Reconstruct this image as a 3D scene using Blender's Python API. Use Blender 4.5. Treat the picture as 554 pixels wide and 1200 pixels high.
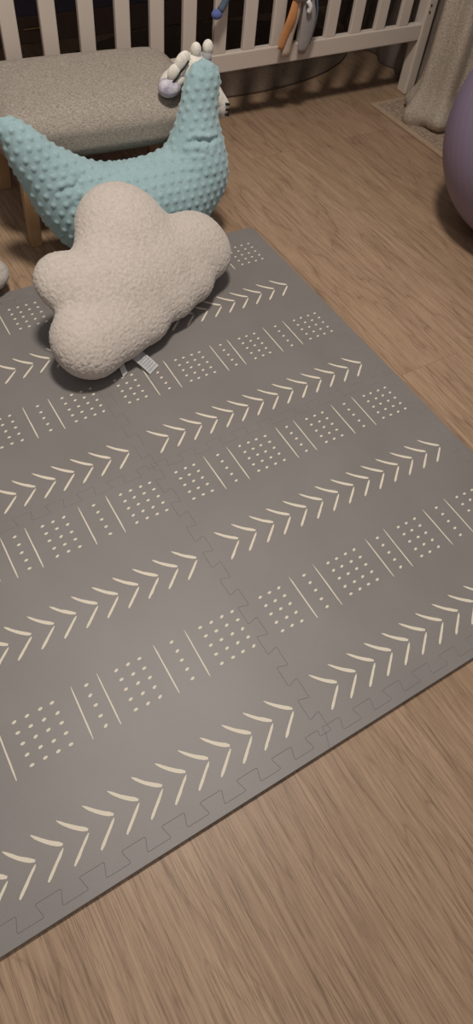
import bpy, bmesh, math, random
import numpy as np
from mathutils import Vector, Matrix, noise
from mathutils.kdtree import KDTree
from mathutils.geometry import delaunay_2d_cdt

for o in list(bpy.data.objects):
    bpy.data.objects.remove(o, do_unlink=True)
SC = bpy.context.scene
COL = SC.collection
random.seed(7)
rng = np.random.default_rng(7)

# ------------------------------------------------------------ camera
F_PX = 763.98
CAM = Vector((-0.43944, -0.63392, 1.09908))
RIGHT = Vector((0.85382, -0.51291, 0.08894))
DOWN = Vector((-0.38093, -0.73205, -0.56479))
FWD = Vector((0.35480, 0.44835, -0.82043))
cd = bpy.data.cameras.new('camera')
cd.sensor_fit = 'VERTICAL'
cd.sensor_height = 24.0
cd.lens = F_PX * 24.0 / 1200.0
cd.clip_start = 0.02
cam = bpy.data.objects.new('camera', cd)
COL.objects.link(cam)
cam.matrix_world = Matrix(((RIGHT.x, -DOWN.x, -FWD.x, CAM.x),
                           (RIGHT.y, -DOWN.y, -FWD.y, CAM.y),
                           (RIGHT.z, -DOWN.z, -FWD.z, CAM.z),
                           (0, 0, 0, 1)))
SC.camera = cam

# ------------------------------------------------------------ light and exposure
wd = bpy.data.worlds.new('world')
SC.world = wd
wd.use_nodes = True
wd.node_tree.nodes['Background'].inputs[0].default_value = (0.95, 0.93, 1.0, 1)
wd.node_tree.nodes['Background'].inputs[1].default_value = 0.22
ld = bpy.data.lights.new('ceiling_lamp_light', 'AREA')
ld.shape = 'DISK'
ld.size = 0.34
ld.energy = 45
ld.color = (1.0, 0.92, 0.84)
lamp = bpy.data.objects.new('ceiling_lamp_light', ld)
COL.objects.link(lamp)
lamp.location = (0.08, 0.24, 2.46)
ld2 = bpy.data.lights.new('camera_side_fill_light', 'AREA')   # added soft fill from behind the camera, no lamp known there
ld2.shape = 'DISK'
ld2.size = 1.0
ld2.energy = 9
ld2.color = (1.0, 0.93, 0.86)
fill_light = bpy.data.objects.new('camera_side_fill_light', ld2)
COL.objects.link(fill_light)
fill_light.location = (-0.9, -1.7, 2.3)
fill_light.rotation_euler = (Vector((0.2, 0.6, 0.0)) - Vector(fill_light.location)).to_track_quat('-Z', 'Y').to_euler()
SC.view_settings.view_transform = 'Standard'
SC.view_settings.look = 'None'
SC.view_settings.exposure = 0.0
SC.view_settings.gamma = 1.0
SC.view_settings.use_curve_mapping = False


# ------------------------------------------------------------ materials
def lin(c):
    c = c / 255.0
    return c / 12.92 if c <= 0.04045 else ((c + 0.055) / 1.055) ** 2.4


def rgb(r, g, b):
    return (lin(r), lin(g), lin(b), 1.0)


class NT:
    def __init__(self, name, rough=0.7, spec=0.3):
        self.m = bpy.data.materials.new(name)
        self.m.use_nodes = True
        self.t = self.m.node_tree
        self.b = self.t.nodes['Principled BSDF']
        self.b.inputs['Roughness'].default_value = rough
        self.b.inputs['Specular IOR Level'].default_value = spec
        self.tc = self.t.nodes.new('ShaderNodeTexCoord')

    def n(self, kind, **kw):
        nd = self.t.nodes.new(kind)
        for k, v in kw.items():
            setattr(nd, k, v)
        return nd

    def l(self, a, b):
        self.t.links.new(a, b)

    def coord(self, scale=(1, 1, 1), rot=(0, 0, 0), loc=(0, 0, 0)):
        mp = self.n('ShaderNodeMapping')
        mp.inputs['Scale'].default_value = scale
        mp.inputs['Rotation'].default_value = rot
        mp.inputs['Location'].default_value = loc
        self.l(self.tc.outputs['Object'], mp.inputs['Vector'])
        return mp.outputs[0]

    def noise(self, vec, scale, detail=3, rough=0.55, dist=0.0):
        nd = self.n('ShaderNodeTexNoise')
        self.l(vec, nd.inputs['Vector'])
        nd.inputs['Scale'].default_value = scale
        nd.inputs['Detail'].default_value = detail
        nd.inputs['Roughness'].default_value = rough
        nd.inputs['Distortion'].default_value = dist
        return nd.outputs[0]

    def ramp(self, fac, stops):
        r = self.n('ShaderNodeValToRGB')
        while len(r.color_ramp.elements) < len(stops):
            r.color_ramp.elements.new(0.5)
        for e, (p, c) in zip(r.color_ramp.elements, stops):
            e.position = p
            e.color = c
        self.l(fac, r.inputs[0])
        return r.outputs[0]

    def mix(self, a, b, fac, mode='MIX'):
        mx = self.n('ShaderNodeMix', data_type='RGBA', blend_type=mode)
        if isinstance(fac, float):
            mx.inputs[0].default_value = fac
        else:
            self.l(fac, mx.inputs[0])
        for s, v in ((6, a), (7, b)):
            if isinstance(v, tuple):
                mx.inputs[s].default_value = v
            else:
                self.l(v, mx.inputs[s])
        return mx.outputs[2]

    def color(self, c):
        if isinstance(c, tuple):
            self.b.inputs['Base Color'].default_value = c
        else:
            self.l(c, self.b.inputs['Base Color'])

    def bump(self, h, strength=0.3, dist=0.002):
        bp = self.n('ShaderNodeBump')
        bp.inputs['Strength'].default_value = strength
        bp.inputs['Distance'].default_value = dist
        self.l(h, bp.inputs['Height'])
        self.l(bp.outputs[0], self.b.inputs['Normal'])


def simple(name, c, rough=0.6, spec=0.3, var=0.06, scale=40, bump=0.0, bdist=0.001):
    m = NT(name, rough, spec)
    co = m.coord()
    n = m.noise(co, scale, 4)
    dk = tuple(v * (1 - var) for v in c[:3]) + (1,)
    lt = tuple(min(1, v * (1 + var)) for v in c[:3]) + (1,)
    m.color(m.ramp(n, [(0.3, dk), (0.7, lt)]))
    if bump:
        m.bump(n, bump, bdist)
    return m.m


# oak planks running along the world y axis
def make_floor_material():
    m = NT('oak_planks', 0.42, 0.35)
    W = 0.19
    br = m.n('ShaderNodeTexBrick', offset=0.37, offset_frequency=2, squash=1.0)
    m.l(m.coord(rot=(0, 0, math.radians(90)), loc=(-0.469, 0.148, 0)), br.inputs['Vector'])
    br.inputs['Scale'].default_value = 1.0
    br.inputs['Brick Width'].default_value = 1.62
    br.inputs['Row Height'].default_value = W
    br.inputs['Mortar Size'].default_value = 0.0007
    br.inputs['Mortar Smooth'].default_value = 0.3
    br.inputs['Color1'].default_value = (0, 0, 0, 1)
    br.inputs['Color2'].default_value = (1, 1, 1, 1)
    br.inputs['Mortar'].default_value = (0.5, 0.5, 0.5, 1)
    # per-plank offset moves the grain
    sc = m.n('ShaderNodeVectorMath', operation='SCALE')
    m.l(br.outputs['Color'], sc.inputs[0])
    sc.inputs['Scale'].default_value = 7.3
    base = m.coord()
    ad = m.n('ShaderNodeVectorMath', operation='ADD')
    m.l(base, ad.inputs[0])
    m.l(sc.outputs[0], ad.inputs[1])

    def mp(scale):
        q = m.n('ShaderNodeMapping')
        q.inputs['Scale'].default_value = scale
        m.l(ad.outputs[0], q.inputs['Vector'])
        return q.outputs[0]
    # cathedral figure: bands in a stretched, distorted noise field
    fld = m.noise(mp((6.5, 0.9, 1)), 1.0, 3.0, 0.5, 0.35)
    mul = m.n('ShaderNodeMath', operation='MULTIPLY')
    m.l(fld, mul.inputs[0])
    mul.inputs[1].default_value = 26.0
    fr = m.n('ShaderNodeMath', operation='PINGPONG')
    m.l(mul.outputs[0], fr.inputs[0])
    fr.inputs[1].default_value = 1.0
    fine = m.noise(mp((190, 3.4, 1)), 1.0, 5, 0.75)
    pore = m.noise(mp((420, 13, 1)), 1.0, 3, 0.75)
    mid = m.noise(mp((9, 1.3, 1)), 1.0, 3, 0.5, 0.3)
    c = m.ramp(mid, [(0.25, rgb(158, 131, 107)), (0.55, rgb(169, 142, 116)), (0.8, rgb(178, 150, 123))])
    rings = m.ramp(fr.outputs[0], [(0.0, rgb(124, 98, 76)), (0.16, rgb(168, 140, 113)), (1.0, rgb(184, 156, 128))])
    c = m.mix(c, rings, 0.40)
    c = m.mix(c, m.ramp(fine, [(0.36, rgb(160, 150, 140)), (0.58, rgb(255, 255, 255))]), 0.42, 'MULTIPLY')
    c = m.mix(c, m.ramp(pore, [(0.36, rgb(120, 105, 95)), (0.48, rgb(255, 255, 255))]), 0.42, 'MULTIPLY')
    # small dark knots
    vo = m.n('ShaderNodeTexVoronoi')
    m.l(mp((1.6, 1.0, 1)), vo.inputs['Vector'])
    vo.inputs['Scale'].default_value = 1.3
    kn = m.ramp(vo.outputs['Distance'], [(0.012, rgb(80, 58, 44)), (0.035, rgb(255, 255, 255))])
    c = m.mix(c, kn, 0.6, 'MULTIPLY')
    tone = m.ramp(br.outputs['Color'], [(0.0, rgb(236, 234, 232)), (1.0, rgb(255, 255, 255))])
    c = m.mix(c, tone, 0.9, 'MULTIPLY')
    c = m.mix(c, rgb(112, 88, 70), m.ramp(br.outputs['Fac'], [(0.0, (0, 0, 0, 1)), (1.0, (0.55, 0.55, 0.55, 1))]))
    m.color(c)
    m.bump(fine, 0.12, 0.0006)
    return m.m


def sherpa_material(name, c, dark):
    m = NT(name, 0.95, 0.1)
    co = m.coord()
    v = m.noise(co, 260, 3, 0.6)
    w = m.noise(co, 120, 2, 0.5)
    m.color(m.mix(m.ramp(v, [(0.3, dark), (0.6, c)]), m.ramp(w, [(0.3, dark), (0.6, c)]), 0.5))
    m.b.inputs['Sheen Weight'].default_value = 0.25
    m.b.inputs['Sheen Roughness'].default_value = 0.6
    m.bump(m.mix(v, w, 0.3), 0.5, 0.0025)
    return m.m


def fabric_material(name, c1, c2, scale=600, bump=0.4, rough=0.9):
    m = NT(name, rough, 0.15)
    a = m.noise(m.coord(scale=(1, 0.35, 1)), scale, 2, 0.7)
    b = m.noise(m.coord(scale=(0.35, 1, 1)), scale, 2, 0.7)
    h = m.mix(a, b, 0.5)
    m.color(m.ramp(h, [(0.38, c1), (0.62, c2)]))
    m.bump(h, bump, 0.0012)
    return m.m


M = {}
M['floor'] = make_floor_material()
M['wall'] = simple('painted_wall', rgb(150, 140, 130), 0.8)
M['navy_wall'] = simple('dark_navy_wall', rgb(92, 90, 106), 0.8)
M['skirting'] = simple('dark_brown_skirting', rgb(112, 92, 80), 0.6)
foam = NT('grey_eva_foam', 0.50, 0.62)
_n = foam.noise(foam.coord(), 900, 3, 0.6)
_n2 = foam.noise(foam.coord(), 6, 3, 0.5)
foam.color(foam.mix(foam.ramp(_n2, [(0.3, rgb(121, 116, 112)), (0.7, rgb(128, 123, 119))]),
                    foam.ramp(_n, [(0.3, rgb(235, 235, 235)), (0.6, rgb(255, 255, 255))]), 0.8, 'MULTIPLY'))
foam.bump(_n, 0.25, 0.0006)
M['foam'] = foam.m
M['print'] = simple('cream_print', rgb(216, 207, 188), 0.55, 0.3, 0.03, 300)
M['white_paint'] = simple('white_painted_wood', rgb(200, 188, 176), 0.45, 0.35, 0.02, 12)
M['dark_hole'] = simple('dark_hole', rgb(45, 38, 36), 0.8)
M['minky'] = NT('aqua_minky', 0.9, 0.15)
_m = M['minky']
_a = _m.noise(_m.coord(), 420, 3, 0.6)
_b = _m.noise(_m.coord(), 14, 3, 0.5)
_m.color(_m.mix(_m.ramp(_a, [(0.3, rgb(138, 165, 168)), (0.65, rgb(160, 187, 190))]),
                _m.ramp(_b, [(0.35, rgb(242, 244, 244)), (0.65, rgb(255, 255, 255))]), 0.7, 'MULTIPLY'))
_m.b.inputs['Sheen Weight'].default_value = 0.3
_m.bump(_a, 0.4, 0.0015)
M['minky'] = _m.m
M['sherpa'] = sherpa_material('cream_sherpa', rgb(198, 188, 178), rgb(178, 167, 156))
M['grey_sherpa'] = sherpa_material('pale_grey_sherpa', rgb(186, 180, 170), rgb(160, 152, 142))
M['pouf'] = fabric_material('heather_beige_weave', rgb(122, 113, 103), rgb(170, 161, 149), 420, 0.6)
M['leg_wood'] = simple('beech_leg_wood', rgb(176, 142, 106), 0.45, 0.35, 0.08, 30)
M['ball'] = simple('purple_vinyl', rgb(132, 119, 142), 0.5, 0.4, 0.02, 8)
M['curtain'] = fabric_material('beige_chenille', rgb(190, 177, 162), rgb(240, 228, 212), 260, 0.8)
M['sheer'] = fabric_material('grey_sheer', rgb(150, 138, 130), rgb(176, 164, 154), 500, 0.2)
M['rug_border'] = fabric_material('rug_border_weave', rgb(150, 128, 106), rgb(176, 154, 130), 420, 0.5)
M['rug'] = fabric_material('rug_loop_weave', rgb(122, 105, 90), rgb(170, 152, 132), 170, 1.0)
M['round_rug'] = fabric_material('round_rug_pile', rgb(104, 88, 74), rgb(124, 107, 92), 200, 0.6)
M['rug_dark'] = simple('dark_binding', rgb(84, 68, 58), 0.9)
M['label'] = simple('white_satin', rgb(226, 226, 226), 0.4, 0.4, 0.02)
M['label_ink'] = simple('grey_ink', rgb(150, 152, 156), 0.6)
M['toy_white'] = sherpa_material('toy_white_plush', rgb(226, 220, 208), rgb(196, 188, 176))
M['toy_grey'] = fabric_material('toy_spotted_grey', rgb(150, 144, 160), rgb(206, 200, 206), 70, 0.3)
M['toy_grey2'] = simple('toy_grey_band', rgb(150, 150, 150), 0.9)
M['toy_black'] = simple('toy_black_thread', rgb(30, 28, 30), 0.7)
M['toy_blue'] = simple('toy_blue_plush', rgb(92, 104, 158), 0.9)
M['toy_slate'] = simple('toy_slate_cloth', rgb(84, 96, 112), 0.9)
M['toy_orange'] = simple('toy_orange_cloth', rgb(190, 132, 84), 0.9)
M['toy_grey3'] = simple('toy_grey_cloth', rgb(150, 144, 142), 0.9, 0.2, 0.08, 60, 0.3)
M['toy_beige'] = simple('toy_beige_cloth', rgb(186, 166, 150), 0.9)
M['brass'] = simple('brass', rgb(190, 160, 100), 0.3)
M['brass'].node_tree.nodes['Principled BSDF'].inputs['Metallic'].default_value = 0.9
M['lamp_glass'] = NT('lamp_opal', 0.4).m
_bb = M['lamp_glass'].node_tree.nodes['Principled BSDF']
_bb.inputs['Emission Color'].default_value = (1, 0.9, 0.8, 1)
_bb.inputs['Emission Strength'].default_value = 2.0


# ------------------------------------------------------------ helpers
def link(name, me, mats=(), parent=None, smooth=False):
    o = bpy.data.objects.new(name, me)
    COL.objects.link(o)
    for m in (mats if isinstance(mats, (list, tuple)) else [mats]):
        me.materials.append(m)
    if smooth:
        for p in me.polygons:
            p.use_smooth = True
    if parent:
        o.parent = parent
    return o


def tag(o, label=None, cat=None, group=None, kind=None):
    if label: o['label'] = label
    if cat: o['category'] = cat
    if group: o['group'] = group
    if kind: o['kind'] = kind
    return o


def empty(name, loc, rz=0.0):
    o = bpy.data.objects.new(name, None)
    COL.objects.link(o)
    o.location = loc
    o.rotation_euler = (0, 0, rz)
    o.empty_display_size = 0.05
    return o


def from_bm(name, bm, mats, parent=None, smooth=False):
    me = bpy.data.meshes.new(name)
    bmesh.ops.recalc_face_normals(bm, faces=bm.faces)
    bm.to_mesh(me)
    bm.free()
    return link(name, me, mats, parent, smooth)


def box(bm, lo, hi, bev=0.0):
    c = [(a + b) / 2 for a, b in zip(lo, hi)]
    s = [b - a for a, b in zip(lo, hi)]
    r = bmesh.ops.create_cube(bm, size=1.0, matrix=Matrix.Translation(c) @ Matrix.Diagonal((*s, 1)))
    if bev:
        es = list({e for v in r['verts'] for e in v.link_edges})
        bmesh.ops.bevel(bm, geom=es, offset=bev, segments=2, affect='EDGES', profile=0.5)


def ellipsoid(bm, c, r, rot=None, seg=24):
    mt = Matrix.Translation(c)
    if rot is not None:
        mt = mt @ rot
    mt = mt @ Matrix.Diagonal((*r, 1))
    bmesh.ops.create_uvsphere(bm, u_segments=seg, v_segments=seg // 2, radius=1, matrix=mt)


def tube(bm, pts, rad, seg=10, flat=1.0):
    pts = [Vector(p) for p in pts]
    n = len(pts)
    rings = []
    for i, p in enumerate(pts):
        t = (pts[min(i + 1, n - 1)] - pts[max(i - 1, 0)]).normalized()
        up = Vector((0, 1, 0)) if abs(t.y) < 0.9 else Vector((0, 0, 1))
        a = t.cross(up).normalized()
        b = a.cross(t).normalized()
        r = rad[i] if isinstance(rad, (list, tuple)) else rad
        rings.append([bm.verts.new(p + a * math.cos(2 * math.pi * k / seg) * r + b * math.sin(2 * math.pi * k / seg) * r * flat)
                      for k in range(seg)])
    for i in range(n - 1):
        for k in range(seg):
            bm.faces.new((rings[i][k], rings[i][(k + 1) % seg], rings[i + 1][(k + 1) % seg], rings[i + 1][k]))
    bm.faces.new(rings[0][::-1])
    bm.faces.new(rings[-1])


def smooth_pts(ps, n):
    """Catmull-Rom through the points, n samples per span (tuples of any length)."""
    ps = [np.array(p, float) for p in ps]
    q = [2 * ps[0] - ps[1]] + ps + [2 * ps[-1] - ps[-2]]
    out = []
    for i in range(1, len(q) - 2):
        for k in range(n):
            t = k / n
            out.append(0.5 * ((2 * q[i]) + (-q[i - 1] + q[i + 1]) * t + (2 * q[i - 1] - 5 * q[i] + 4 * q[i + 1] - q[i + 2]) * t * t
                              + (-q[i - 1] + 3 * q[i] - 3 * q[i + 1] + q[i + 2]) * t ** 3))
    out.append(ps[-1])
    return out


# --- soft shapes: a smooth implicit body turned into a mesh (surface nets)
def surface_nets(fn, lo, hi, h):
    ax = [np.arange(lo[i], hi[i] + h, h) for i in range(3)]
    X, Y, Z = np.meshgrid(*ax, indexing='ij')
    f = fn(X, Y, Z).astype(np.float32)
    nx, ny, nz = f.shape
    s = f < 0
    acc = np.zeros((nx - 1, ny - 1, nz - 1, 3), np.float32)
    cnt = np.zeros((nx - 1, ny - 1, nz - 1), np.float32)
    corners = [(i, j, k) for i in (0, 1) for j in (0, 1) for k in (0, 1)]

    def sub(a, c):
        return a[c[0]:nx - 1 + c[0], c[1]:ny - 1 + c[1], c[2]:nz - 1 + c[2]]
    for c in corners:
        for d in range(3):
            if c[d] == 0:
                e = list(c); e[d] = 1
                fa, fb = sub(f, c), sub(f, e)
                m = (fa < 0) != (fb < 0)
                t = np.where(m, fa / np.where(m, fa - fb, 1), 0)
                for q in range(3):
                    acc[..., q] += np.where(m, (t if q == d else c[q]), 0)
                cnt += m
    act = cnt > 0
    idx = -np.ones(act.shape, np.int64)
    idx[act] = np.arange(act.sum())
    base = np.argwhere(act).astype(np.float32)
    v = (base + acc[act] / cnt[act][:, None]) * h + np.array([a[0] for a in ax], np.float32)
    faces = []
    for d in range(3):
        a, b = [q for q in range(3) if q != d]
        sl0 = [slice(1, n - 1) for n in f.shape]; sl1 = list(sl0)
        sl0[d] = slice(0, f.shape[d] - 1); sl1[d] = slice(1, f.shape[d])
        m = s[tuple(sl0)] != s[tuple(sl1)]
        P = np.argwhere(m)
        st = s[tuple(sl0)][m]
        off = np.array([0 if q == d else 1 for q in range(3)])
        P = P + off
        ea = np.zeros(3, int); ea[a] = 1
        eb = np.zeros(3, int); eb[b] = 1
        g = lambda q: idx[q[:, 0], q[:, 1], q[:, 2]]
        qd = np.stack([g(P - ea - eb), g(P - eb), g(P), g(P - ea)], 1)
        flip = st if d != 1 else ~st
        qd[~flip] = qd[~flip][:, ::-1]
        faces.append(qd)
    return v, np.concatenate(faces)


def np_mesh(name, v, fc):
    me = bpy.data.meshes.new(name)
    me.from_pydata(v.tolist(), [], fc.tolist())
    me.validate()
    me.update()
    return me


def smin(ds, k):
    m = np.minimum.reduce(ds)
    return m - k * np.log(sum(np.exp(-(d - m) / k) for d in ds))


def vnormals(me):
    n = np.empty(len(me.vertices) * 3, np.float32)
    me.vertices.foreach_get('normal', n)
    return n.reshape(-1, 3)


def get_co(me):
    c = np.empty(len(me.vertices) * 3, np.float32)
    me.vertices.foreach_get('co', c)
    return c.reshape(-1, 3)


def set_co(me, c):
    me.vertices.foreach_set('co', c.astype(np.float32).ravel())
    me.update()


def fuzz(me, amp, freq):
    co = get_co(me); nr = vnormals(me)
    d = np.array([noise.noise(Vector(c) * freq) + 0.6 * noise.noise(Vector(c) * freq * 2.1 + Vector((5, 5, 5))) for c in co])
    set_co(me, co + nr * (d * amp)[:, None])


# ------------------------------------------------------------ room shell
bm = bmesh.new(); box(bm, (-1.9, -2.2, -0.05), (2.35, 2.2, 0.0))
fl = from_bm('floor', bm, M['floor']); tag(fl, 'oak plank floor', kind='structure')
bm = bmesh.new(); box(bm, (-1.9, 2.2, 0.0), (2.35, 2.3, 2.5))
tag(from_bm('wall_back', bm, M['navy_wall']), 'dark navy wall behind the crib', kind='structure')
bm = bmesh.new(); box(bm, (2.35, -2.2, -0.05), (2.45, 2.3, 2.5))
tag(from_bm('wall_right', bm, M['wall']), 'wall beyond the curtain', kind='structure')
bm = bmesh.new(); box(bm, (-2.0, -2.2, -0.05), (-1.9, 2.3, 2.5))
tag(from_bm('wall_left', bm, M['wall']), 'left wall of the room', kind='structure')
bm = bmesh.new(); box(bm, (-1.9, 2.185, 0.0), (2.35, 2.2, 0.085), 0.003)
tag(from_bm('baseboard_back', bm, M['skirting']), 'dark brown skirting under the navy wall', kind='structure')

# ------------------------------------------------------------ play mat of foam tiles
TH = 0.012
TOOTH = 0.0105


def jig(p, q, sign=1, n=19):
    """dovetailed seam from p to q; teeth alternate to either side"""
    p, q = Vector(p), Vector(q)
    d = q - p
    L = d.length
    d.normalize()
    nn = Vector((-d.y, d.x)) * sign
    s = L / n
    pts = [p.copy()]
    for i in range(n):
        side = 1 if i % 2 == 0 else -1
        a, b = i * s, (i + 1) * s
        fl_ = 0.0032
        if i == 0:
            pts.append(p + d * (a + 0.012) )
            pts.append(p + d * (a + 0.009) + nn * TOOTH * side)
        else:
            pts.append(p + d * (a - fl_) + nn * TOOTH * side)
        if i == n - 1:
            pts.append(p + d * (b - 0.009) + nn * TOOTH * side)
            pts.append(p + d * (b - 0.012))
        else:
            pts.append(p + d * (b + fl_) + nn * TOOTH * side)
    pts.append(q.copy())
    out = []
    for i, a in enumerate(pts):                         # round each corner a little
        if i in (0, len(pts) - 1):
            out.append(a); continue
        u = (pts[i - 1] - a); w = (pts[i + 1] - a)
        r = min(0.0028, u.length * 0.35, w.length * 0.35)
        u.normalize(); w.normalize()
        out += [a + u * r, a + (u + w) * r * 0.28, a + w * r]
    return out


def inset(poly, d):
    n = len(poly)
    out = []
    for i in range(n):
        a, b, c = poly[i - 1], poly[i], poly[(i + 1) % n]
        e1 = (b - a).normalized(); e2 = (c - b).normalized()
        n1 = Vector((-e1.y, e1.x)); n2 = Vector((-e2.y, e2.x))
        m = n1 + n2
        if m.length < 1e-6:
            m = n1
        m.normalize()
        k = d / max(0.45, m.dot(n1))
        out.append(b + m * k)
    return out


def clean(poly):
    out = []
    for p in poly:
        if not out or (p - out[-1]).length > 1e-5:
            out.append(p)
    if (out[0] - out[-1]).length < 1e-5:
        out.pop()
    return out


def slab(bm, poly):
    poly = clean(poly)
    loops = [[(p.x, p.y, z) for p in inset(poly, i)] for i, z in ((0.00005, 0.0), (0.00005, TH - 0.0003), (0.00045, TH))]
    vs = [[bm.verts.new(c) for c in lp] for lp in loops]
    n = len(poly)
    for a, b in ((0, 1), (1, 2)):
        for i in range(n):
            bm.faces.new((vs[a][i], vs[a][(i + 1) % n], vs[b][(i + 1) % n], vs[b][i]))
    top = [Vector(c[:2]) for c in loops[2]]
    cv, _, cf, _, _, _ = delaunay_2d_cdt(top, [], [list(range(n))], 1, 1e-6)
    tv = [bm.verts.new((c.x, c.y, TH)) for c in cv]
    for f in cf:
        fc = bm.faces.new([tv[i] for i in f])
    bmesh.ops.remove_doubles(bm, verts=bm.verts, dist=1e-6)


U = [-0.696, -0.067, 0.562]
V = [-0.4925, 0.1385, 0.7695]
UO = [-0.725, 0.5915]
VO = [-0.5165, 0.8065]
PU, PV = 0.629, 0.631
HS = {(i, j): jig((U[i], V[j]), (U[i + 1], V[j]), 1) for i in range(2) for j in range(3)}   # along u
VS = {(i, j): jig((U[i], V[j]), (U[i], V[j + 1]), -1) for i in range(3) for j in range(2)}  # along v
zt = TH + 0.00025
ptop = []


def mark(bm, pts, jit=0.0):
    vs = [bm.verts.new((x, y, zt)) for x, y in pts]
    f = bm.faces.new(vs)
    f.material_index = 1
    if f.normal.length == 0:
        f.normal_update()
    if f.normal.z < 0:
        f.normal_flip()


def stroke(bm, a, b, wa, wb, bow=0.0):
    a, b = Vector(a), Vector(b)
    d = (b - a); L = d.length; d.normalize(); n = Vector((-d.y, d.x))
    N = 7
    top, bot = [], []
    for i in range(N + 1):
        t = i / N
        w = (wa + (wb - wa) * min(1, t * 1.5)) * (0.35 if i == 0 else (0.55 if i == N else 1))
        c = a + d * L * t + n * bow * math.sin(math.pi * t)
        top.append(c + n * w / 2 + n * rng.normal(0, 0.0002))
        bot.append(c - n * w / 2)
    mark(bm, [(p.x, p.y) for p in bot + top[::-1]])


def print_pattern(bm, u0, v0):
    """u0, v0: tip of the first chevron of the lower chevron row"""
    for rv in (0.0, 0.3352):
        for i in range(14):
            u = u0 + i * 0.0411 + rng.normal(0, 0.0004); v = v0 + rv
            stroke(bm, (u - 0.0355, v + 0.0345), (u + 0.0005, v - 0.0005), 0.0035, 0.0066, -0.0022)
            stroke(bm, (u - 0.0005, v - 0.005), (u - 0.0355, v - 0.0355), 0.0036, 0.0046, 0.0)
    for rv in (0.166, 0.499):
        vc = v0 + rv
        for u in (0.0425, 0.0995, 0.2265, 0.275, 0.3825, 0.4425):
            stroke(bm, (u0 + u + rng.normal(0, .0006), vc + 0.049), (u0 + u - 0.001, vc - 0.049), 0.0022, 0.0026)
        cols = [-0.030, -0.009, 0.012, 0.0705, 0.127, 0.1485, 0.170, 0.192, 0.251, 0.306, 0.328, 0.350, 0.413, 0.471, 0.493, 0.515, 0.537]
        for u in cols:
            for k in range(5):
                cu = u0 + u + rng.normal(0, 0.0005); cv = vc + 0.038 - 0.0192 * k + rng.normal(0, 0.0004)
                a = rng.normal(0.25, 0.12)
                mark(bm, [(cu + 0.0041 * math.cos(t) * math.cos(a) - 0.0025 * math.sin(t) * math.sin(a),
                           cv + 0.0041 * math.cos(t) * math.sin(a) + 0.0025 * math.sin(t) * math.cos(a))
                          for t in [2 * math.pi * q / 8 for q in range(8)]])


tile_labels = {
    (1, 0): 'grey foam play mat tile with cream chevrons, at the near right of the mat',
    (0, 0): 'grey foam play mat tile with cream chevrons, at the near left of the mat',
    (1, 1): 'grey foam mat tile at the far right, reaching under the right of the cloud cushion',
    (0, 1): 'grey foam mat tile at the far left, under the left of the cloud cushion',
}
for (i, j), lab in tile_labels.items():
    bm = bmesh.new()
    poly = HS[(i, j)] + VS[(i + 1, j)] + HS[(i, j + 1)][::-1] + VS[(i, j)][::-1]
    slab(bm, poly)
    bmesh.ops.recalc_face_normals(bm, faces=bm.faces)
    print_pattern(bm, (0.0005 if i == 1 else -0.6285), -0.4305 + j * 0.6325)
    me = bpy.data.meshes.new('foam_tile'); bm.to_mesh(me); bm.free()
    tag(link('foam_tile', me, [M['foam'], M['print']]), lab, 'play mat tile', 'patterned foam tiles of the play mat')


def P2(*a): return [Vector(p) for p in a]


def arc(c, r, a0, a1):
    return [Vector((c[0] + r * math.cos(a0 + (a1 - a0) * k / 5), c[1] + r * math.sin(a0 + (a1 - a0) * k / 5))) for k in range(6)]


rc = 0.016
um = U[1] - 0.009
PI = math.pi
borders = {
    'near right': (P2((um, VO[0])) + arc((UO[1] - rc, VO[0] + rc), rc, -PI / 2, 0) + P2((UO[1], V[0]), (U[2], V[0])) + HS[(1, 0)][::-1],
                   'plain grey foam edge strip along the near right end of the mat'),
    'near left': (arc((UO[0] + rc, VO[0] + rc), rc, PI, 1.5 * PI) + P2((um, VO[0])) + HS[(0, 0)][::-1] + P2((U[0], V[0]), (UO[0], V[0])),
                  'plain grey foam edge strip along the near left side of the mat'),
    'far right': (HS[(1, 2)] + P2((UO[1], V[2])) + arc((UO[1] - rc, VO[1] - rc), rc, 0, PI / 2) + P2((U[1], VO[1])),
                  'plain grey foam edge strip at the far right, beside the blue pillow'),
    'far left': (P2((UO[0], V[2])) + HS[(0, 2)] + P2((U[1], VO[1])) + arc((UO[0] + rc, VO[1] - rc), rc, PI / 2, PI),
                 'plain grey foam edge strip at the far left, beside the small grey cushion'),
    'right near': (P2((UO[1], V[0]), (UO[1], V[1])) + VS[(2, 0)][::-1],
                   'plain grey foam edge strip on the right side of the near right tile'),
    'right far': (P2((UO[1], V[1]), (UO[1], V[2])) + VS[(2, 1)][::-1],
                  'plain grey foam edge strip on the right side of the far right tile'),
}
for k, (poly, lab) in borders.items():
    bm = bmesh.new()
    slab(bm, poly)
    tag(from_bm('foam_edge_strip', bm, M['foam']), lab, 'mat edge strip', 'edge strips of the play mat')

# ------------------------------------------------------------ crib
YC = 1.345
crib = empty('baby_crib', (0.80, YC + 0.36, 0))
tag(crib, 'white slatted baby crib standing against the dark wall', 'crib')
inv = Matrix.Translation((-0.80, -(YC + 0.36), 0))


def cribpart(name, lo, hi, bev=0.004, mat='white_paint'):
    bm = bmesh.new(); box(bm, lo, hi, bev)
    bmesh.ops.transform(bm, matrix=inv, verts=bm.verts)
    return from_bm(name, bm, M[mat], crib)


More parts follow.
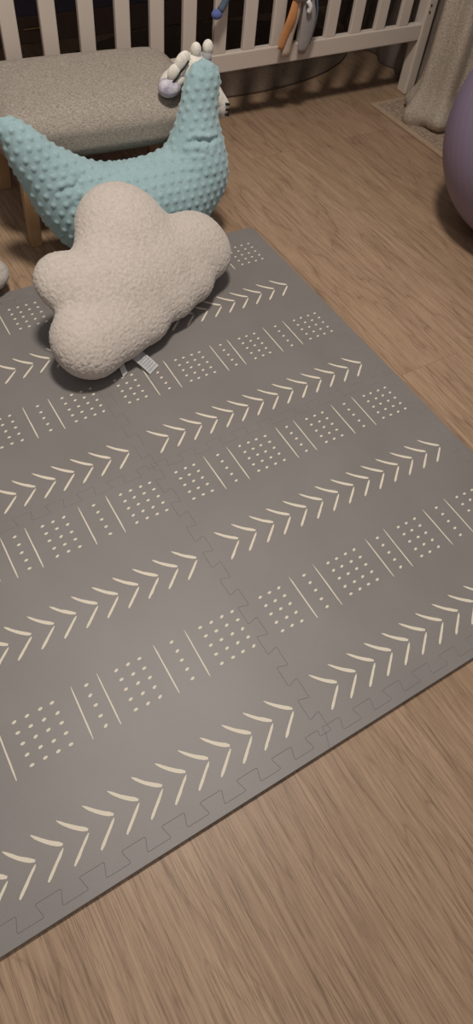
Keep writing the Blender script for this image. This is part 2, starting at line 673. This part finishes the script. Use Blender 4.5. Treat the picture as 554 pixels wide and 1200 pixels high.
X0, X1 = -0.035, 1.662
YB = 2.06
post = cribpart('post', (1.618, YC - 0.004, 0), (X1, YC + 0.046, 0.98), 0.006)
for hz in (0.268, 0.288):
    bm = bmesh.new()
    bmesh.ops.create_cone(bm, cap_ends=True, segments=14, radius1=0.0032, radius2=0.0032, depth=0.004,
                          matrix=inv @ Matrix.Translation((1.632, YC - 0.0045, hz)) @ Matrix.Rotation(PI / 2, 4, 'X'))
    from_bm('screw_hole', bm, M['dark_hole'], post)
cribpart('post', (X0 - 0.0, YC - 0.004, 0), (X0 + 0.044, YC + 0.046, 0.98), 0.006)
cribpart('post', (1.618, YB - 0.05, 0), (X1, YB, 0.98), 0.006)
cribpart('post', (X0, YB - 0.05, 0), (X0 + 0.044, YB, 0.98), 0.006)
cribpart('bottom_rail', (X0 + 0.044, YC, 0.180), (1.618, YC + 0.026, 0.233), 0.004)
cribpart('top_rail', (X0 + 0.044, YC, 0.90), (1.618, YC + 0.026, 0.95), 0.006)
cribpart('bottom_rail', (X0 + 0.044, YB - 0.03, 0.36), (1.618, YB - 0.004, 0.41))
cribpart('top_rail', (X0 + 0.044, YB - 0.03, 0.90), (1.618, YB - 0.004, 0.95), 0.006)
for k in range(-1, 13):
    x = 0.222 + 0.107 * k
    cribpart('slat', (x, YC + 0.003, 0.232), (x + 0.0445, YC + 0.019, 0.905), 0.003)
    cribpart('slat', (x, YB - 0.026, 0.405), (x + 0.0445, YB - 0.010, 0.905), 0.003)
for xx in (X0 + 0.010, 1.628):
    cribpart('side_rail', (xx, YC + 0.046, 0.36), (xx + 0.024, YB - 0.05, 0.41))
    cribpart('side_rail', (xx, YC + 0.046, 0.90), (xx + 0.024, YB - 0.05, 0.95), 0.006)
cribpart('mattress_base', (X0 + 0.03, YC + 0.028, 0.605), (1.63, YB - 0.04, 0.625), 0.003, 'navy_wall')
cribpart('mattress', (X0 + 0.046, YC + 0.030, 0.626), (1.614, YB - 0.045, 0.73), 0.02, 'label')

# ------------------------------------------------------------ footstool
SR = math.radians(-4.5)
stool = empty('footstool', (0.250, 1.118, 0), SR)
tag(stool, 'low rectangular footstool in beige heather fabric on wooden legs', 'footstool')


def superbox(nx, ny, nz, hx, hy, hz, e_xy, e_z, zc, crown=0.0):
    """rounded cushion: superellipsoid-like grid projected from a cube"""
    bm = bmesh.new()
    bmesh.ops.create_cube(bm, size=2.0)
    bmesh.ops.subdivide_edges(bm, edges=bm.edges, cuts=nx, use_grid_fill=True)
    for v in bm.verts:
        x, y, z = v.co
        # rounded corners via distance to an inner box
        ix, iy, iz = hx - e_xy, hy - e_xy, hz - e_z
        p = Vector((x * hx, y * hy, z * hz))
        q = Vector((max(-ix, min(ix, p.x)), max(-iy, min(iy, p.y)), max(-iz, min(iz, p.z))))
        d = p - q
        m = Vector((d.x / e_xy, d.y / e_xy, d.z / e_z))
        L = m.length
        if L > 1e-6:
            mx = max(abs(m.x), abs(m.y), abs(m.z))
            m = m * (mx / L)
        p = q + Vector((m.x * e_xy, m.y * e_xy, m.z * e_z))
        if z > 0:
            p.z += crown * (1 - (p.x / hx) ** 2) * (1 - (p.y / hy) ** 2)
        v.co = p + Vector((0, 0, zc))
    return bm


bm = superbox(36, 36, 36, 0.280, 0.186, 0.060, 0.075, 0.046, 0.268, 0.010)
cu = from_bm('cushion', bm, M['pouf'], stool, True)
for sx in (-1, 1):
    for sy in (-1, 1):
        bm = bmesh.new()
        box(bm, (-0.019, -0.019, 0), (0.019, 0.019, 0.222), 0.003)
        for v in bm.verts:
            t = v.co.z / 0.222
            s = 0.80 + 0.20 * t
            v.co.x = v.co.x * s + sx * (1 - t) * 0.012
            v.co.y = v.co.y * s + sy * (1 - t) * 0.012
        bmesh.ops.translate(bm, verts=bm.verts, vec=(sx * 0.222, sy * 0.138, 0))
        from_bm('leg', bm, M['leg_wood'], stool)


# ------------------------------------------------------------ blue nursing pillow
def pillow():
    # centre line in the leaning plane (local x right, local y up the plane), radii
    lean = math.atan(0.22)
    pts = [(-0.033, 0.342, 0.033), (-0.0083, 0.2995, 0.0497), (0.0161, 0.2588, 0.0595), (0.0486, 0.2181, 0.0763),
           (0.100, 0.160, 0.101), (0.1625, 0.1235, 0.118), (0.2487, 0.1185, 0.1185), (0.335, 0.128, 0.114), (0.4103, 0.1657, 0.0972),
           (0.4216, 0.2067, 0.0851), (0.4285, 0.2410, 0.0713), (0.4335, 0.2742, 0.0597), (0.4410, 0.3178, 0.0500),
           (0.4527, 0.3671, 0.0460), (0.460, 0.380, 0.0435)]
    sp = smooth_pts(pts, 5)
    fl_ = 0.78

    def fn(X, Y, Z):
        Zs = Z / fl_
        ds = None
        best = None
        for a, b in zip(sp[:-1], sp[1:]):
            ab = b[:2] - a[:2]
            L2 = float(ab @ ab)
            t = np.clip(((X - a[0]) * ab[0] + (Y - a[1]) * ab[1]) / L2, 0, 1)
            d = np.sqrt((X - a[0] - t * ab[0]) ** 2 + (Y - a[1] - t * ab[1]) ** 2 + Zs ** 2) - (a[2] + (b[2] - a[2]) * t)
            best = d if best is None else np.minimum(best, d)
        return best
    v, f = surface_nets(fn, (-0.08, -0.02, -0.12), (0.55, 0.46, 0.12), 0.0029)
    me = np_mesh('nursing_pillow', v, f)
    ed = np.array([tuple(e.vertices) for e in me.edges])
    cc = get_co(me).astype(np.float64)
    deg = np.bincount(ed.ravel(), minlength=len(cc))[:, None]
    for _ in range(40):                               # relax the hard inner bends
        acc = np.zeros_like(cc)
        for k in range(3):
            acc[:, k] = np.bincount(ed[:, 0], cc[ed[:, 1], k], len(cc)) + np.bincount(ed[:, 1], cc[ed[:, 0], k], len(cc))
        cc = cc * 0.4 + acc / deg * 0.6
    set_co(me, cc)
    # folds: sewn fabric gathers at the inner bends
    co = get_co(me); nr = vnormals(me)
    def fold(c, ang, L, w, depth):
        x = (co[:, 0] - c[0]); y = (co[:, 1] - c[1])
        u = x * math.cos(ang) + y * math.sin(ang); q = -x * math.sin(ang) + y * math.cos(ang)
        q = q + 0.006 * np.sin(u * 60)
        m = np.exp(-(u / L) ** 4) * np.exp(-(q / w) ** 2)
        ridge = np.exp(-(u / L) ** 4) * np.exp(-((q - 1.6 * w) / (w * 1.2)) ** 2)
        return (-m * depth + ridge * depth * 0.6) * (nr[:, 2] > 0)
    d = (fold((0.425, 0.262), 0.12, 0.036, 0.006, 0.007) + fold((0.415, 0.235), 0.0, 0.045, 0.006, 0.002)
         + fold((0.055, 0.225), 0.5, 0.045, 0.006, 0.0028) + fold((0.085, 0.195), 0.45, 0.05, 0.006, 0.003)
         + fold((0.12, 0.17), 0.25, 0.05, 0.006, 0.0025)
         + fold((0.40, 0.19), -0.2, 0.05, 0.007, 0.0015))
    co = co + nr * d[:, None]
    big = np.array([noise.noise(Vector(c) * 9) for c in co])
    co = co + nr * (big * 0.004)[:, None]
    set_co(me, co)
    # raised dots in a staggered grid on both faces, blue-noise on the sides
    nr = vnormals(me)
    kd = KDTree(len(co))
    for i, c in enumerate(co):
        kd.insert(c, i)
    kd.balance()
    dots = []
    S = 0.0250
    for side in (1, -1):
        sel = np.where(nr[:, 2] * side > 0.45)[0]
        k2 = KDTree(len(sel))
        for i in sel:
            k2.insert((co[i, 0], co[i, 1], 0), int(i))
        k2.balance()
        for a in range(0, 40):
            for b in range(0, 34):
                x = -0.1 + a * S + (S / 2 if b % 2 else 0); y = -0.03 + b * S * 0.80
                c, i, dd = k2.find((x, y, 0))
                if dd < 0.004:
                    dots.append(i)
    occ = [co[i] for i in dots]
    order = rng.permutation(np.where(np.abs(nr[:, 2]) <= 0.5)[0])
    cand = co[order]
    arr = np.array(occ)
    for i, c in zip(order, cand):
        if ((arr - c) ** 2).sum(1).min() > 0.0215 ** 2:
            dots.append(int(i)); arr = np.vstack([arr, c])
    disp = np.zeros(len(co))
    for i in dots:
        for c, q, dd in kd.find_range(co[i], 0.0080):
            disp[q] = max(disp[q], 0.0036 * (1 - (dd / 0.0080) ** 2) ** 1.3)
    set_co(me, co + nr * disp[:, None])
    o = link('nursing_pillow', me, M['minky'], None, True)
    # local (x, y up the plane, z out of the plane) -> world; front faces -y
    up = Vector((0, math.sin(lean), math.cos(lean)))
    rt = Vector((1, 0, 0))
    out = rt.cross(up)
    o.matrix_world = Matrix(((rt.x, up.x, out.x, 0), (rt.y, up.y, out.y, 0.812), (rt.z, up.z, out.z, 0.012), (0, 0, 0, 1)))
    return o


pil = pillow()
tag(pil, 'aqua blue U-shaped nursing pillow with raised dots, leaning on the footstool', 'pillow')


# ------------------------------------------------------------ cloud cushion
def cloud():
    blobs = [  # x, y in the cushion plane, radius
        (0.290, 0.176, 0.118), (0.450, 0.070, 0.080), (0.464, 0.036, 0.066), (0.080, 0.155, 0.068), (0.030, 0.024, 0.084),
        (0.200, 0.085, 0.105), (0.300, 0.085, 0.100), (0.385, 0.075, 0.082), (0.110, 0.020, 0.080), (0.19, 0.008, 0.072),
        (0.29, 0.010, 0.068), (0.37, 0.012, 0.064), (0.20, 0.13, 0.085), (0.12, 0.10, 0.080)]
    fl_ = 0.66

    def fn(X, Y, Z):
        return smin([np.sqrt((X - x) ** 2 + (Y - y) ** 2 + (Z / fl_) ** 2) - r for x, y, r in blobs], 0.012)
    v, f = surface_nets(fn, (-0.09, -0.09, -0.11), (0.57, 0.33, 0.11), 0.0027)
    me = np_mesh('cloud_cushion', v, f)
    fuzz(me, 0.0017, 200)
    co = get_co(me); nr = vnormals(me)
    big = np.array([noise.noise(Vector(c) * 7 + Vector((3, 1, 7))) for c in co])
    set_co(me, co + nr * (big * 0.005)[:, None])
    return link('cloud_cushion', me, M['sherpa'], None, True)


cl = cloud()
ex = Vector((0.9297, 0.3676, 0.0218)).normalized()
nz = Vector((0.1923, -0.5351, 0.8226)).normalized()
ey = nz.cross(ex).normalized()
cl.matrix_world = Matrix(((ex.x, ey.x, nz.x, -0.0828), (ex.y, ey.y, nz.y, 0.435), (ex.z, ey.z, nz.z, 0.076), (0, 0, 0, 1)))
tag(cl, 'cream fluffy cloud-shaped cushion propped on the blue nursing pillow', 'cushion')


def ribbon(name, pts, width, mat, parent, side, th=0.0006):
    """strip following pts, width along 'side'"""
    bm = bmesh.new()
    side = Vector(side).normalized() * width / 2
    rows = [(bm.verts.new(Vector(p) - side), bm.verts.new(Vector(p) + side)) for p in pts]
    for a, b in zip(rows[:-1], rows[1:]):
        bm.faces.new((a[0], a[1], b[1], b[0]))
    geo = bmesh.ops.solidify(bm, geom=bm.faces[:], thickness=th)
    o = from_bm(name, bm, mat, parent, False)
    return o


def to_local(o, p):
    return o.matrix_world.inverted() @ Vector(p)


Wi = cl.matrix_world.inverted()
A, B = Vector((0.040, 0.455, 0.030)), Vector((0.066, 0.395, 0.0150))
sd = Vector((0.86, 0.50, 0))
lp = [A.lerp(B, t) + Vector((0, 0, 0.004 * math.sin(PI * t))) for t in (0, .25, .5, .75, 1)]
lab = ribbon('care_label', [Wi @ p for p in lp], 0.036, M['label'], cl, Wi.to_3x3() @ sd)
tag(lab, 'white satin care label')
bm = bmesh.new()
for i, t in enumerate((0.40, 0.5, 0.60, 0.70, 0.80, 0.9)):
    c = A.lerp(B, t) + Vector((0, 0, 0.004 * math.sin(PI * t) + 0.0009))
    d = (B - A).normalized(); s = sd.normalized()
    x = -0.013
    while x < 0.012:
        w = random.uniform(0.002, 0.005)
        qs = [c + s * x - d * 0.0011, c + s * (x + w) - d * 0.0011, c + s * (x + w) + d * 0.0011, c + s * x + d * 0.0011]
        bm.faces.new([bm.verts.new(Wi @ q) for q in qs])
        x += w + 0.0012
from_bm('label_print', bm, M['label_ink'], lab)
A2, B2 = Vector((0.000, 0.445, 0.030)), Vector((-0.002, 0.408, 0.016))
ribbon('fold_tag', [Wi @ A2, Wi @ ((A2 + B2) / 2 + Vector((0, 0, .003))), Wi @ B2], 0.018, M['label'], cl, Wi.to_3x3() @ sd)


# ------------------------------------------------------------ small grey cushion at the left edge
def small():
    blobs = [(0.0, 0.0, 0.052), (-0.09, 0.03, 0.065), (-0.18, 0.01, 0.055), (-0.07, 0.095, 0.05), (-0.14, 0.09, 0.055)]

    def fn(X, Y, Z):
        return smin([np.sqrt((X - x) ** 2 + (Y - y) ** 2 + (Z / 0.62) ** 2) - r for x, y, r in blobs], 0.01)
    v, f = surface_nets(fn, (-0.25, -0.08, -0.06), (0.08, 0.18, 0.06), 0.0034)
    me = np_mesh('small_cushion', v, f)
    fuzz(me, 0.0018, 140)
    return link('small_cushion', me, M['grey_sherpa'], None, True)


sm = small()
sm.location = (-0.170, 0.835, 0.056)
sm.rotation_euler = (0.12, 0, 0.5)
tag(sm, 'pale grey fluffy small cushion at the far left edge of the mat', 'cushion')

# ------------------------------------------------------------ exercise ball
bm = bmesh.new()
bmesh.ops.create_uvsphere(bm, u_segments=96, v_segments=96, radius=0.29)
for v in bm.verts:
    z = v.co.z / 0.29
    a = math.acos(max(-1, min(1, z)))
    if 0.5 < a < PI - 0.5:
        v.co *= 1 + 0.0012 * math.sin(a * 62)
bmesh.ops.rotate(bm, verts=bm.verts, matrix=Matrix.Rotation(1.1, 3, 'X'))
ball = from_bm('exercise_ball', bm, M['ball'], None, True)
ball.location = (1.325, 0.470, 0.289)
tag(ball, 'large purple exercise ball on the wooden floor', 'exercise ball')

# ------------------------------------------------------------ rugs
rug = empty('doormat', (1.80, 0.86, 0))
tag(rug, 'flat beige woven rug with a plain border, under the curtain', 'rug')
bm = bmesh.new(); box(bm, (-0.365, -0.46, 0), (0.365, 0.46, 0.008), 0.002)
from_bm('border', bm, M['rug_border'], rug)
bm = bmesh.new(); box(bm, (-0.343, -0.44, 0.0), (0.343, 0.44, 0.0105), 0.001)
from_bm('woven_field', bm, M['rug'], rug)

rr = empty('oval_rug', (1.06, 1.855, 0))


def disc(bm, c, r, z0, z1, a0=0, a1=2 * PI, n=120):
    vb = [bm.verts.new((c[0] + r * math.cos(2 * PI * k / n), c[1] + r * math.sin(2 * PI * k / n), z0)) for k in range(n)]
    vt = [bm.verts.new((v.co.x, v.co.y, z1)) for v in vb]
    bm.faces.new(vt)
    bm.faces.new(vb[::-1])
    for k in range(n):
        bm.faces.new((vb[k], vb[(k + 1) % n], vt[(k + 1) % n], vt[k]))


# ------------------------------------------------------------ curtains
def curtain(name, path, H, folds, amp, mat, puddle, ns=150, nz_=90, seed=0, hem=0.0, thick=0.004):
    """gathered cloth hanging along a plan path with deep folds, bottom slumping on the floor"""
    pp = smooth_pts(path, 16)
    L = len(pp)
    zs = [0.006 + (H - 0.006) * (k / nz_) ** 2.2 for k in range(nz_ + 1)]
    bm = bmesh.new()
    grid = []
    for z in zs:
        row = []
        for i in range(ns + 1):
            s = i / ns
            f = s * (L - 1); a = int(min(L - 2, f)); t = f - a
            p = pp[a] * (1 - t) + pp[a + 1] * t
            tg = pp[a + 1] - pp[a]; tg = tg / np.linalg.norm(tg)
            nrm = np.array([tg[1], -tg[0]])
            ph = 2 * PI * folds * s + 0.6 * math.sin(5 * s + seed) + 0.5 * noise.noise(Vector((s * 4, z * 1.5, seed)))
            w = amp * (0.75 + 0.35 * noise.noise(Vector((s * 3 + 9, z * 1.2, seed)))) * math.sin(ph)
            b = puddle * math.exp(-(max(0, z - 0.035) / 0.06) ** 2) * (0.75 + 0.45 * noise.noise(Vector((s * 5, 3, seed))))
            if z < 0.035:
                b *= 0.55 + 0.45 * math.sin(PI * 0.5 * (z / 0.035))
            env = 1 + 0.25 * math.exp(-(z / 0.15) ** 2)
            q = p + nrm * (w * env + b)
            zz = z + (hem * (0.5 + 0.5 * math.sin(ph * 0.5 + 1)) * math.exp(-(z / 0.05) ** 2))
            row.append(bm.verts.new((q[0], q[1], zz)))
        grid.append(row)
    for a in range(nz_):
        for b_ in range(ns):
            bm.faces.new((grid[a][b_], grid[a][b_ + 1], grid[a + 1][b_ + 1], grid[a + 1][b_]))
    bmesh.ops.solidify(bm, geom=bm.faces[:], thickness=thick)
    return from_bm(name, bm, mat, None, True)


c1 = curtain('curtain', [(1.575, 1.205), (1.510, 1.165), (1.505, 1.10), (1.565, 1.055), (1.65, 1.035), (1.75, 1.03)], 2.3, 4.2, 0.024, M['curtain'], 0.050, hem=0.016, thick=0.006)
tag(c1, 'heavy beige textured curtain bundled at the right, its hem on the woven rug', 'curtain')
c2 = curtain('sheer_curtain', [(1.70, 1.26), (1.715, 1.42), (1.72, 1.56), (1.74, 1.72), (1.76, 1.90), (1.80, 2.10)], 2.3, 6, 0.014, M['sheer'], -0.02, seed=4, thick=0.001)
tag(c2, 'thin grey sheer curtain hanging behind the right crib post', 'curtain')

# round rug under the crib
bm = bmesh.new(); disc(bm, (0, 0), 0.62, 0, 0.006)
for v in bm.verts:
    v.co.y *= 0.5
from_bm('pile', bm, M['round_rug'], rr)
bm = bmesh.new()
n = 140
ring = [Vector((0.62 * math.cos(2 * PI * k / n), 0.62 * math.sin(2 * PI * k / n), 0.0045)) for k in range(n)]
vs = []
for p in ring:
    d = p.copy(); d.z = 0; d.normalize()
    vs.append([bm.verts.new(p + d * 0.003 * math.cos(a) + Vector((0, 0, 0.0035 * math.sin(a)))) for a in [2 * PI * j / 8 for j in range(8)]])
for k in range(n):
    for j in range(8):
        bm.faces.new((vs[k][j], vs[(k + 1) % n][j], vs[(k + 1) % n][(j + 1) % 8], vs[k][(j + 1) % 8]))
for v in bm.verts:
    v.co.y *= 0.5
from_bm('binding', bm, M['rug_dark'], rr, True)
tag(rr, 'oval brown rug with a darker bound edge lying under the crib', 'rug')

# brass rod on the floor behind the crib
rod = empty('brass_rod', (0.475, 2.165, 0))
tag(rod, 'short thin brass rod with a round end behind the crib slats', 'rod')
bm = bmesh.new(); tube(bm, [(-0.05, 0, 0.055), (0.03, 0, 0.055)], 0.003, 8)
from_bm('shaft', bm, M['brass'], rod)
bm = bmesh.new(); ellipsoid(bm, (0.036, 0, 0.055), (0.009, 0.009, 0.009), seg=12)
ellipsoid(bm, (0.036, 0.012, 0.045), (0.012, 0.004, 0.045), seg=12)
from_bm('bracket', bm, M['brass'], rod, True)


# ------------------------------------------------------------ plush rattle toy at the stool corner
toy = empty('plush_giraffe', (0.51, 1.02, 0.33))
tag(toy, 'small white plush animal toy with horns and black stitching, behind the blue pillow tip', 'plush toy')
T = Matrix.Translation((-0.51 - 0.0265, -1.02 - 0.050, -0.33 + 0.0135))


def tp(name, mat, fnc, parent=None):
    bm = bmesh.new(); fnc(bm)
    bmesh.ops.transform(bm, matrix=T, verts=bm.verts)
    return from_bm(name, bm, mat, parent or toy, True)


def body(bm):
    ellipsoid(bm, (0.515, 1.035, 0.355), (0.040, 0.036, 0.036))
    tube(bm, smooth_pts([(0.52, 1.03, 0.345), (0.550, 1.0, 0.305), (0.580, 0.99, 0.270)], 4), [0.028, 0.027, 0.026, 0.025, 0.024, 0.022, 0.021, 0.020, 0.018], 12)


tp('body', M['toy_white'], body)
tp('head', M['toy_white'], lambda bm: ellipsoid(bm, (0.492, 1.0, 0.374), (0.034, 0.030, 0.028), Matrix.Rotation(0.5, 4, 'Y')))
tp('muzzle', M['toy_grey'], lambda bm: ellipsoid(bm, (0.421, 0.998, 0.340), (0.030, 0.028, 0.022), Matrix.Rotation(-0.25, 4, 'Y')))
tp('cheek', M['toy_white'], lambda bm: ellipsoid(bm, (0.438, 1.008, 0.352), (0.038, 0.030, 0.021), Matrix.Rotation(-0.35, 4, 'Y')))
tp('mane', M['toy_white'], lambda bm: ellipsoid(bm, (0.470, 1.004, 0.376), (0.034, 0.026, 0.022), Matrix.Rotation(-0.6, 4, 'Y')))
for hx, hz, lean_ in ((0.494, 0.408, -0.12), (0.525, 0.410, 0.10)):
    h = tp('horn', M['toy_grey2'], lambda bm: tube(bm, [(hx - lean_ * 0.02, 1.0, hz - 0.032), (hx, 1.0, hz - 0.006)], [0.0125, 0.0125], 14))
    tp('horn_tip', M['toy_white'], lambda bm: ellipsoid(bm, (hx + lean_ * 0.01, 0.999, hz + 0.003), (0.0135, 0.0125, 0.017)), h)
for (cx, cz, ang, ln) in ((0.452, 0.393, -0.9, 0.030), (0.431, 0.372, -0.95, 0.024)):
    e = tp('ear', M['toy_white'], lambda bm: ellipsoid(bm, (cx, 0.992, cz), (ln * 0.86, 0.011, 0.0185), Matrix.Rotation(-ang + 1.35, 4, 'Y')))
    dx, dz = math.cos(0.75), math.sin(0.75)
    tp('stitching', M['toy_black'], lambda bm: tube(bm, [(cx - dx * ln * 0.55 - 0.001, 0.980, cz - dz * ln * 0.55 - 0.006), (cx - 0.001, 0.9785, cz - 0.007),
                                                         (cx + dx * ln * 0.55 - 0.001, 0.980, cz + dz * ln * 0.55 - 0.006)], 0.0021, 8), e)
tp('collar', M['toy_grey'], lambda bm: ellipsoid(bm, (0.468, 0.984, 0.362), (0.013, 0.012, 0.017)))
tp('paw', M['toy_white'], lambda bm: ellipsoid(bm, (0.568, 0.99, 0.276), (0.019, 0.018, 0.030), Matrix.Rotation(-0.3, 4, 'Y')))
for q in range(3):
    tp('stripe', M['toy_black'], lambda bm: tube(bm, [(0.573, 0.972 + 0.001 * q, 0.289 - 0.013 * q), (0.585, 0.977, 0.284 - 0.013 * q)], 0.0032, 8))

# ------------------------------------------------------------ toys hanging on the crib slats
YF = YC - 0.012
ht = empty('hanging_toy', (1.04, YF - 0.03, 0.36))
tag(ht, 'hanging cloth toy with orange and grey strips, tied to the crib slats', 'hanging toy')
T = Matrix.Translation((-1.04, -(YF - 0.03), -0.36 + 0.02))


def tp2(name, mat, fnc, parent=None):
    bm = bmesh.new(); fnc(bm)
    bmesh.ops.transform(bm, matrix=T, verts=bm.verts)
    return from_bm(name, bm, mat, parent or ht, True)


yf = YF - 0.018
tp2('body', M['toy_grey3'], lambda bm: ellipsoid(bm, (1.045, yf, 0.372), (0.052, 0.022, 0.036)))
tp2('strap', M['toy_beige'], lambda bm: tube(bm, [(1.04, yf, 0.40), (1.04, YC - 0.006, 0.45), (1.04, YC - 0.006, 0.60)], 0.006, 8))
tp2('orange_strip', M['toy_orange'], lambda bm: tube(bm, smooth_pts([(1.022, yf, 0.350), (1.012, yf - .004, 0.300), (0.996, yf, 0.255), (0.985, yf, 0.215)], 4), [0.010, .012, .014, .016, .017, .017, .016, .015, .015, .014, .013, .012, .010], 12, 0.35))
tp2('beige_strip', M['toy_beige'], lambda bm: tube(bm, smooth_pts([(1.035, yf + .006, 0.350), (1.030, yf + .004, 0.300), (1.020, yf + .006, 0.250), (1.012, yf + .006, 0.190)], 4), 0.016, 12, 0.3))
tp2('grey_strip', M['toy_grey3'], lambda bm: tube(bm, smooth_pts([(1.062, yf, 0.360), (1.075, yf - .004, 0.310), (1.078, yf - .002, 0.255), (1.072, yf, 0.195)], 4), [.012, .015, .019, .022, .025, .027, .028, .028, .027, .026, .024, .020, .014], 14, 0.35))
tp2('dark_loop', M['toy_slate'], lambda bm: tube(bm, smooth_pts([(1.088, yf, 0.365), (1.108, yf - .002, 0.315), (1.108, yf, 0.265), (1.098, yf, 0.22)], 4), 0.0035, 8))
tp2('ring', M['label'], lambda bm: tube(bm, smooth_pts([(1.052, yf - .02, 0.345), (1.062, yf - .024, 0.330), (1.060, yf - .02, 0.315)], 4), 0.007, 8))

bt = empty('blue_plush_pendant', (0.757, YF - 0.02, 0.40))
tag(bt, 'blue plush pendant hanging from the crib slat above the horned toy', 'hanging toy')
T = Matrix.Translation((-0.757, -(YF - 0.02), -0.40))


def tp3(name, mat, fnc):
    bm = bmesh.new(); fnc(bm)
    bmesh.ops.transform(bm, matrix=T, verts=bm.verts)
    return from_bm(name, bm, mat, bt, True)


tp3('tail', M['toy_slate'], lambda bm: tube(bm, smooth_pts([(0.776, yf, 0.420), (0.770, yf, 0.385), (0.752, yf, 0.360)], 4), 0.010, 12))
tp3('tip', M['toy_blue'], lambda bm: ellipsoid(bm, (0.742, yf, 0.352), (0.018, 0.012, 0.013)))
tp3('loop', M['toy_beige'], lambda bm: tube(bm, [(0.776, yf, 0.418), (0.776, YC - 0.004, 0.46), (0.776, YC - 0.004, 0.58)], 0.005, 8))
